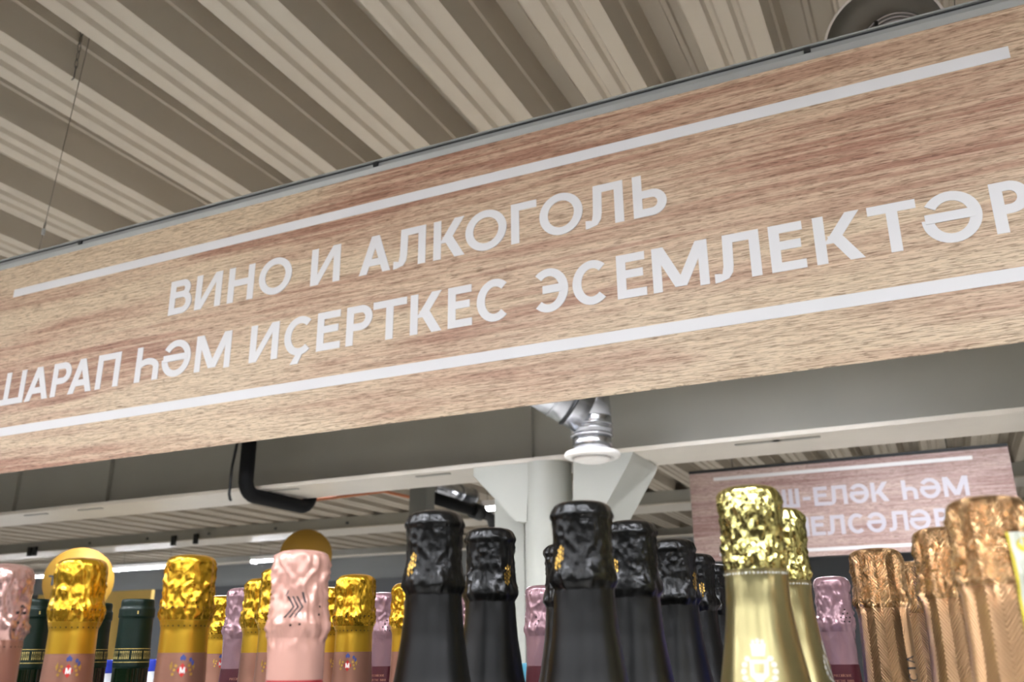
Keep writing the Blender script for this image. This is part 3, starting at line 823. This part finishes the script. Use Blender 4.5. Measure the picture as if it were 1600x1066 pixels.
# --- rose pink / copper bottle at the left edge
def pc_extra(Rf, H_, vi):
    return [('perforation', dots(Rf, H_, [(R_(a_), d) for a_, d in ((48, .026), (38, .030), (58, .030), (46, .036), (60, .037), (36, .040))], .0009), 'hole', 'foil_hood'),
            ('perforation', dots(Rf, H_, [(R_(a_), .0500) for a_ in range(-70, 75, 12)], .0005), 'hole', 'neck_foil')]
kind('pinkcop', .296, top_dome(.0188)+[(.010, .0192), (.030, .0190), (.038, .0196), (.042, .0192), (.046, .0182), (.075, .0182), (.10, .0198), (.12, .0215)]+bottom(.13, .0225, .296, .042, .20), .041,
     [('foil_hood', 0, .046, 'pinkcop', 46), ('neck_foil', .046, .072, 'pinkneck', 14), ('neck_band', .072, .115, 'mauvepink', 12), ('glass_body', .115, .296, 'darkglass', 24)],
     .0016, [6.6], extra=(pc_extra,), freq=2.6)
# --- black
def black_extra(Rf, H_, vi):
    cells = []
    for i_ in range(4):
        for j_ in range(7):
            u = (i_-1.5)/2; v = (j_-3)/3.5
            if abs(u)*.9+abs(v) > 1.05: continue
            cx_, cy_ = -.86+u*.20, .0365+v*.0100-u*.0035
            cells.append([(cx_-.046, cy_), (cx_, cy_-.0016), (cx_+.046, cy_), (cx_, cy_+.0016)])
    return [('gold_mark', decal(cells, Rf, H_, .0004, 2), 'goldmark', 'foil_hood'),
            ('perforation', dots(Rf, H_, [(.3, .040), (.38, .036), (-.05, .045)], .0006), 'hole', 'foil_hood')]
HB = .332
kind('black', HB, top_dome(.0193)+[(.0085, .0202), (.0105, .0200), (.0118, .0189), (.020, .0187), (.034, .0189), (.041, .0197), (.047, .0212), (.0505, .0214), (.055, .0190), (.066, .0194), (.082, .0208), (.108, .0248), (.13, .030)]+bottom(.14, .0325, HB, .0435, .19), .049,
     [('foil_hood', 0, .056, 'blackfoil', 50), ('neck_foil', .056, .14, 'blackneck', 22), ('glass_body', .14, HB, 'blackglass', 22)],
     .0010, [2.2, 8.5, 15.1], extra=(black_extra,))
# --- pale green gold
def gg_extra(Rf, H_, vi):
    o = [('perforation', dots(Rf, H_, [(R_(a_), .0525) for a_ in range(-80, 85, 7)], .0007), 'crest', 'neck_foil')]
    D = .104; rr_ = .0235
    sh = [[(-.22, D-.004), (.22, D-.004), (.20, D+.004), (-.20, D+.004)], [(-.20, D+.004), (.20, D+.004), (.02, D+.0085), (-.02, D+.0085)]]
    cr = [[(-.17, D-.0095), (.17, D-.0095), (.15, D-.006), (-.15, D-.006)], [(-.20, D-.0125), (.20, D-.0125), (.17, D-.0095), (-.17, D-.0095)], ell(0, D-.0140, .0014, .0014, 8, rr_), ell(-.12, D-.0136, .0011, .0012, 8, rr_), ell(.12, D-.0136, .0011, .0012, 8, rr_)]
    wr = [ell(.36*math.cos(t), D+.0015+.0095*math.sin(t), .0017, .0015, 8, rr_) for t in np.linspace(-.7, math.pi+.7, 13)]
    o.append(('crest', decal(sh+cr+wr, Rf, H_, .0004, 3), 'crest', 'neck_foil'))
    inner = [[(-.12, D-.002), (.12, D-.002), (.10, D+.003), (-.10, D+.003)]]
    o.append(('crest_centre', decal(inner, Rf, H_, .0007, 2), 'ggold_neck', 'neck_foil'))
    return o
HGG = .335
kind('ggold', HGG, top_dome(.0188)+[(.010, .0192), (.020, .0190), (.028, .0182), (.040, .0186), (.046, .0192), (.049, .0184), (.054, .0180), (.070, .0186), (.09, .0212), (.116, .0260), (.13, .0295)]+bottom(.14, .032, HGG, .045, .19), .046,
     [('foil_hood', 0, .050, 'ggold', 50), ('neck_foil', .050, .14, 'ggold_neck', 24), ('glass_body', .14, HGG, 'darkglass', 22)],
     .0014, [5.5, 11.3], extra=(gg_extra,), freq=4.2)
# --- rose gold, embossed
def rose_extra(Rf, H_, vi):
    if vi != 0: return []
    return [('print', decal(text_on(Rf, H_, 'NCIA', 1.08, .1015, .0088, .62, .10, .28, vertical=True, r=.0195), Rf, H_, .0004, 3), 'ink', 'neck_foil')]
def stamp_extra(Rf, H_, vi):
    if vi != 2: return []
    D0, D1 = .0195, .110
    a0, a1, a2 = .34, .42, 1.65
    return [('stamp_edge', decal([[(a0, D0), (a1, D0), (a1+.10, D1), (a0+.10, D1)]], Rf, H_, .0012, 12), 'stampyellow', 'foil_hood'),
            ('stamp', decal([[(a1, D0), (a2, D0), (a2, D1), (a1+.10, D1)]], Rf, H_, .0012, 14), 'paper', 'foil_hood'),
            ('stamp_seal', decal([ell(.72, D0+.006, .0035, .0035, 14)], Rf, H_, .0017, 1), 'stampyellow', 'foil_hood'),
            ('stamp_print', decal([[(.66, .043), (1.1, .043), (1.1, .0455), (.66, .0455)], [(.78, .052), (.84, .052), (.86, .066), (.80, .066)], [(.95, .052), (1.0, .052), (1.02, .066), (.97, .066)]], Rf, H_, .0017, 3), 'ink', 'foil_hood')]
HR = .312
kind('rose', HR, top_dome(.0188)+[(.010, .0192), (.020, .0186), (.030, .0190), (.036, .0202), (.040, .0204), (.0435, .0188), (.047, .0178), (.070, .0180), (.095, .0192), (.12, .0215)]+bottom(.13, .023, HR, .046, .20), .0395,
     [('foil_hood', 0, .0435, 'rose', 46), ('neck_foil', .0435, .13, 'rose_neck', 26), ('glass_body', .13, HR, 'darkglass', 24)],
     .0014, [2.9, 6.1, 10.4], extra=(rose_extra, stamp_extra))
# --- still wine in green capsule
def green_extra(Rf, H_, vi):
    ps = []; ps2 = []
    k = 0
    for a_ in np.linspace(-1.5, 1.5, 31):
        if k % 7 != 6: ps.append([(a_-.03, .0455), (a_+.03, .0455), (a_+.03, .0525), (a_-.03, .0525)])
        ps2 += [[(a_-.018, .0470), (a_+.006, .0470), (a_-.004, .0510), (a_-.018, .0505)], [(a_+.012, .0475), (a_+.022, .0475), (a_+.022, .0505), (a_+.012, .0505)]]
        k += 1
    lines = []
    for d in (.0433, .0547):
        for a_ in np.linspace(-1.5, 1.4, 20):
            lines.append([(a_, d), (a_+.155, d), (a_+.155, d+.0007), (a_, d+.0007)])
    return [('ornament_band', decal(ps+lines, Rf, H_, .0003, 1), 'band', 'capsule'),
            ('ornament_figures', decal(ps2, Rf, H_, .0005, 1), 'greenfoil', 'capsule'),
            ('gold_square', decal([[(-.10, .0108), (-.02, .0108), (-.02, .0136), (-.10, .0136)]], Rf, H_, .0003, 1), 'band', 'capsule')]
HN = .290
kind('green', HN, [(0, .0135), (.0004, .0140), (.001, .0143), (.0018, .0145), (.003, .0146), (.0045, .0146), (.006, .0146), (.0075, .0147), (.0082, .0156), (.0160, .0158), (.0168, .0149), (.03, .0149), (.06, .0158), (.0605, .0152), (.08, .0155), (.10, .017)]+bottom(.11, .018, HN, .038, .17), .05,
     [('capsule', 0, .0603, 'greenfoil', 60), ('glass_body', .0603, HN, 'greenglass', 36)], 0, [1.0], extra=(green_extra,), n=56)
# --- silver violet hood on cobalt glass
kind('blue', .331, top_dome(.0180)+[(.010, .0184), (.030, .0182), (.040, .0195), (.046, .0200), (.050, .0180), (.065, .0180), (.10, .024), (.13, .034)]+bottom(.14, .037, .331, .042, .18), .046,
     [('foil_hood', 0, .055, 'silver', 40), ('glass_body', .055, .331, 'blueglass', 30)], .0013, [3.7], n=64)
# --- white plastic bottle with blue cap
def wcap(Rf, H_, vi): return []
kind('white', .236, [(0, .0125), (.0004, .0132), (.001, .0138), (.0018, .014), (.003, .0142), (.0045, .0142), (.006, .0142), (.016, .0142), (.0162, .0125), (.022, .0125), (.028, .018), (.040, .027), (.06, .032), (.229, .032), (.235, .028), (.236, .004)], .05,
     [('screw_cap', 0, .0161, 'bluecap', 8), ('body', .0161, .236, 'whiteplastic', 34)], 0, [1.0], n=40)

NAMES = dict(gold='sparkling_wine_bottle', pink='sparkling_wine_bottle', mauve='sparkling_wine_bottle', pinkcop='sparkling_wine_bottle', black='sparkling_wine_bottle', ggold='sparkling_wine_bottle', rose='sparkling_wine_bottle', green='wine_bottle', blue='sparkling_wine_bottle', white='plastic_bottle')
ZTOP = {k: ZS-CZ+KINDS[k][0] for k in KINDS}
def bottle(k, var, px, py, label, turn=0., group=None):
    H_, vs_ = KINDS[k]
    q_ = onZ(px, py, ZTOP[k])               # bottle top at its known height above the shelf
    root = empty(NAMES[k], (q_.x, q_.y, ZS))
    root.rotation_euler.z = math.atan2(q_.x, -q_.y)*0+math.atan2(-q_.x, q_.y)+turn
    made = {}
    for pn, me, sub in vs_[var]:
        o = bpy.data.objects.new(pn, me); col.objects.link(o)
        o.parent = made[sub] if sub else root
        if not sub: made[pn] = o
    tag(root, label, 'bottle', group)
    return root
GG = 'gold foil bottles'; GB = 'black foil bottles'; GM = 'dusky pink foil bottles'; GR = 'rose gold bottles'; GN = 'green capsule bottles'
B = [
 ('pinkcop', 0, 5, 882, 'rose pink foiled bottle cut by the left edge of the picture', .0, None),
 ('gold', 0, 131, 873, 'gold foiled bottle in front of the yellow disc with a letter', .0, GG),
 ('gold', 1, 301, 868, 'gold foiled bottle with a wire ring pressed through its hood', .05, GG),
 ('green', 0, 55, 937, 'green capsule bottle between the left-edge pink bottle and the first gold one', .4, GN),
 ('green', 0, 152, 943, 'green capsule bottle mostly hidden behind the first gold bottle', .35, GN),
 ('green', 0, 217, 937, 'green capsule bottle standing clear between two gold bottles', .1, GN),
 ('gold', 2, 349, 931, 'small far gold bottle right behind the wire-ring gold bottle', .2, GG),
 ('mauve', 0, 381, 919, 'dusky pink bottle with burgundy band right of the wire-ring gold bottle', .15, GM),
 ('gold', 0, 414, 904, 'gold bottle overlapping the dusky pink one left of the pale pink bottle', .5, GG),
 ('gold', 2, 443, 888, 'gold bottle half hidden directly behind the left side of the pale pink bottle', -.3, GG),
 ('pink', 0, 473, 861, 'pale pink bottle with dark chevron marks and a red band', .0, None),
 ('gold', 2, 512, 918, 'gold bottle showing only a sliver right of the pale pink bottle', .9, GG),
 ('gold', 0, 557, 898, 'gold bottle standing clear right of the pale pink bottle', -.25, GG),
 ('mauve', 1, 600, 926, 'dusky pink bottle between a gold bottle and the leftmost black bottle', -.2, GM),
 ('gold', 1, 640, 911, 'gold bottle peeking out left of the leftmost black bottle', 2.4, GG),
 ('black', 0, 680, 800, 'leftmost black foiled bottle with a gold lattice mark', .0, GB),
 ('mauve', 0, 722, 934, 'dusky pink bottle glimpsed between the two left black bottles', 1.2, GM),
 ('black', 1, 766, 826, 'second black foiled bottle from the left without a visible mark', 1.6, GB),
 ('mauve', 1, 845, 915, 'dusky pink bottle standing in front of the grey column', .9, GM),
 ('black', 2, 884, 850, 'black bottle hidden behind the tallest black bottle showing its left rim', 1.0, GB),
 ('black', 0, 908, 785, 'tallest nearest black foiled bottle below the white ceiling valve', .0, GB),
 ('black', 2, 984, 815, 'black bottle with gold mark just right of the tallest black one', .12, GB),
 ('black', 1, 1050, 843, 'third black bottle back in the row right of the column', 1.9, GB),
 ('black', 0, 1084, 866, 'fourth black bottle back with its mark at the right', 1.1, GB),
 ('black', 2, 1110, 882, 'farthest black bottle touching the pale green-gold bottle in view', 2.0, GB),
 ('ggold', 0, 1168, 761, 'pale green-gold bottle with a white crest in front of the far sign', -.12, 'pale green-gold bottles'),
 ('ggold', 1, 1212, 796, 'second pale green-gold bottle behind the crested one', 1.4, 'pale green-gold bottles'),
 ('blue', 0, 1219, 843, 'cobalt blue bottle with silver foil peeking out behind the green-gold bottles', .5, None),
 ('mauve', 0, 1297, 901, 'dusky pink bottle with black dots below the far sign', .1, GM),
 ('rose', 0, 1366, 858, 'rose gold bottle with vertical black letters on its neck', .0, GR),
 ('rose', 1, 1424, 878, 'small far rose gold bottle behind the lettered one', .3, GR),
 ('rose', 1, 1472, 825, 'rose gold bottle tucked behind the big right one with the stamp', -.2, GR),
 ('rose', 2, 1537, 778, 'nearest rose gold bottle with a pale paper stamp at right edge', .0, GR),
]
for b_ in B:
    bottle(b_[0], b_[1], b_[2], b_[3], b_[4], b_[5], b_[6])
def back_bottle(px, Y, label):
    H_, vs_ = KINDS['white']
    p_ = onY(px, 1010, Y)
    root = empty('plastic_bottle', (p_.x, Y, ZS))
    for pn, me, sub in vs_[0]:
        o = bpy.data.objects.new(pn, me); col.objects.link(o); o.parent = root
    tag(root, label, 'bottle', 'white bottles with blue caps')
back_bottle(71, .86, 'white plastic bottle behind the leftmost gold and green bottles')
back_bottle(166, .88, 'white plastic bottle with blue cap between two green bottles')
back_bottle(240, 1.0, 'white plastic bottle with blue cap behind the ring-marked gold bottle')

def carton(name, px0, px1, py, Y, depth, m, label, lid):
    a_, b_ = onY(px0, py, Y), onY(px1, py, Y)
    root = empty(name, ((a_.x+b_.x)/2, Y+depth/2, ZS))
    MB().box((a_.x, Y, ZS), (b_.x, Y+depth, a_.z-.012)).build('box', m, root)
    MB().box((a_.x-.001, Y-.001, a_.z-.0118), (b_.x+.001, Y+depth+.001, a_.z)).build('lid', lid, root)
    tag(root, label, 'carton')
carton('carton', 796, 830, 1037, 1.22, .06, M['teal'], 'light blue carton low behind the second black bottle', M['teal'])
carton('carton', 1262, 1296, 1032, 1.16, .06, M['redprint'], 'small red and orange carton low left of the dotted dusky pink bottle', M['orange'])

# ------------------------------------------------------------------ yellow discs on poles, far yellow board
def disc(px, py, rpx, Y, label, letter=None):
    c_ = onY(px, py, Y)
    dep = (c_-Vector((0, 0, CZ))).dot(_f)
    r_ = rpx*dep/F
    root = empty('round_sign', (c_.x, Y, 0))
    ax = Vector((-c_.x, -Y, 0)).normalized()
    MB().revolve([(0, -.004), (r_, -.004), (r_, .004), (0, .004)], c_, 48, ax).build('disc', M['yellow'], root)
    MB().tube([(c_.x-ax.x*.014, Y-ax.y*.014, .01), (c_.x-ax.x*.014, Y-ax.y*.014, c_.z)], .008, 10).build('pole', M['wire'], root)
    MB().revolve([(0, 0), (.14, 0), (.14, .012), (0, .015)], (c_.x, Y, 0), 24).build('base', M['black'], root)
    if letter:
        sd_ = Vector((-ax.y, ax.x, 0)); hh = r_*.30; mb = MB(); x_ = -r_*.84
        for ch_ in letter:
            for p in glyph(ch_, .8, .22):
                mb.prism([c_+sd_*(x_+a_*hh)+Vector((0, 0, -.005+(b_-.4)*hh))+ax*.0045 for a_, b_ in p], ax*.001)
            x_ += hh
        mb.build('letter', M['ink'], root)
    tag(root, label, 'sign', 'yellow round signs')
disc(123, 908, 51, 3.0, 'mustard yellow round sign with a dark letter behind the left gold bottle', 'Т')
disc(478, 868, 40, 4.9, 'mustard yellow round sign rising behind the pale pink bottle')
ya, yb = onY(60, 930, 6.2), onY(236, 930, 6.2)
yw = empty('yellow_board', ((ya.x+yb.x)/2, 6.2, 0))
MB().box((ya.x, 6.2, .3), (yb.x, 6.24, ya.z)).build('panel', M['yellow_board'], yw)
for xx in (ya.x+.1, yb.x-.1):
    MB().box((xx-.02, 6.241, 0), (xx+.02, 6.28, ya.z-.05)).build('post', M['steel'], yw)
MB().box((ya.x, 6.10, 0), (yb.x, 6.30, .03)).build('foot', M['steel'], yw)
tag(yw, 'pale yellow board standing far behind the green bottles', 'board')
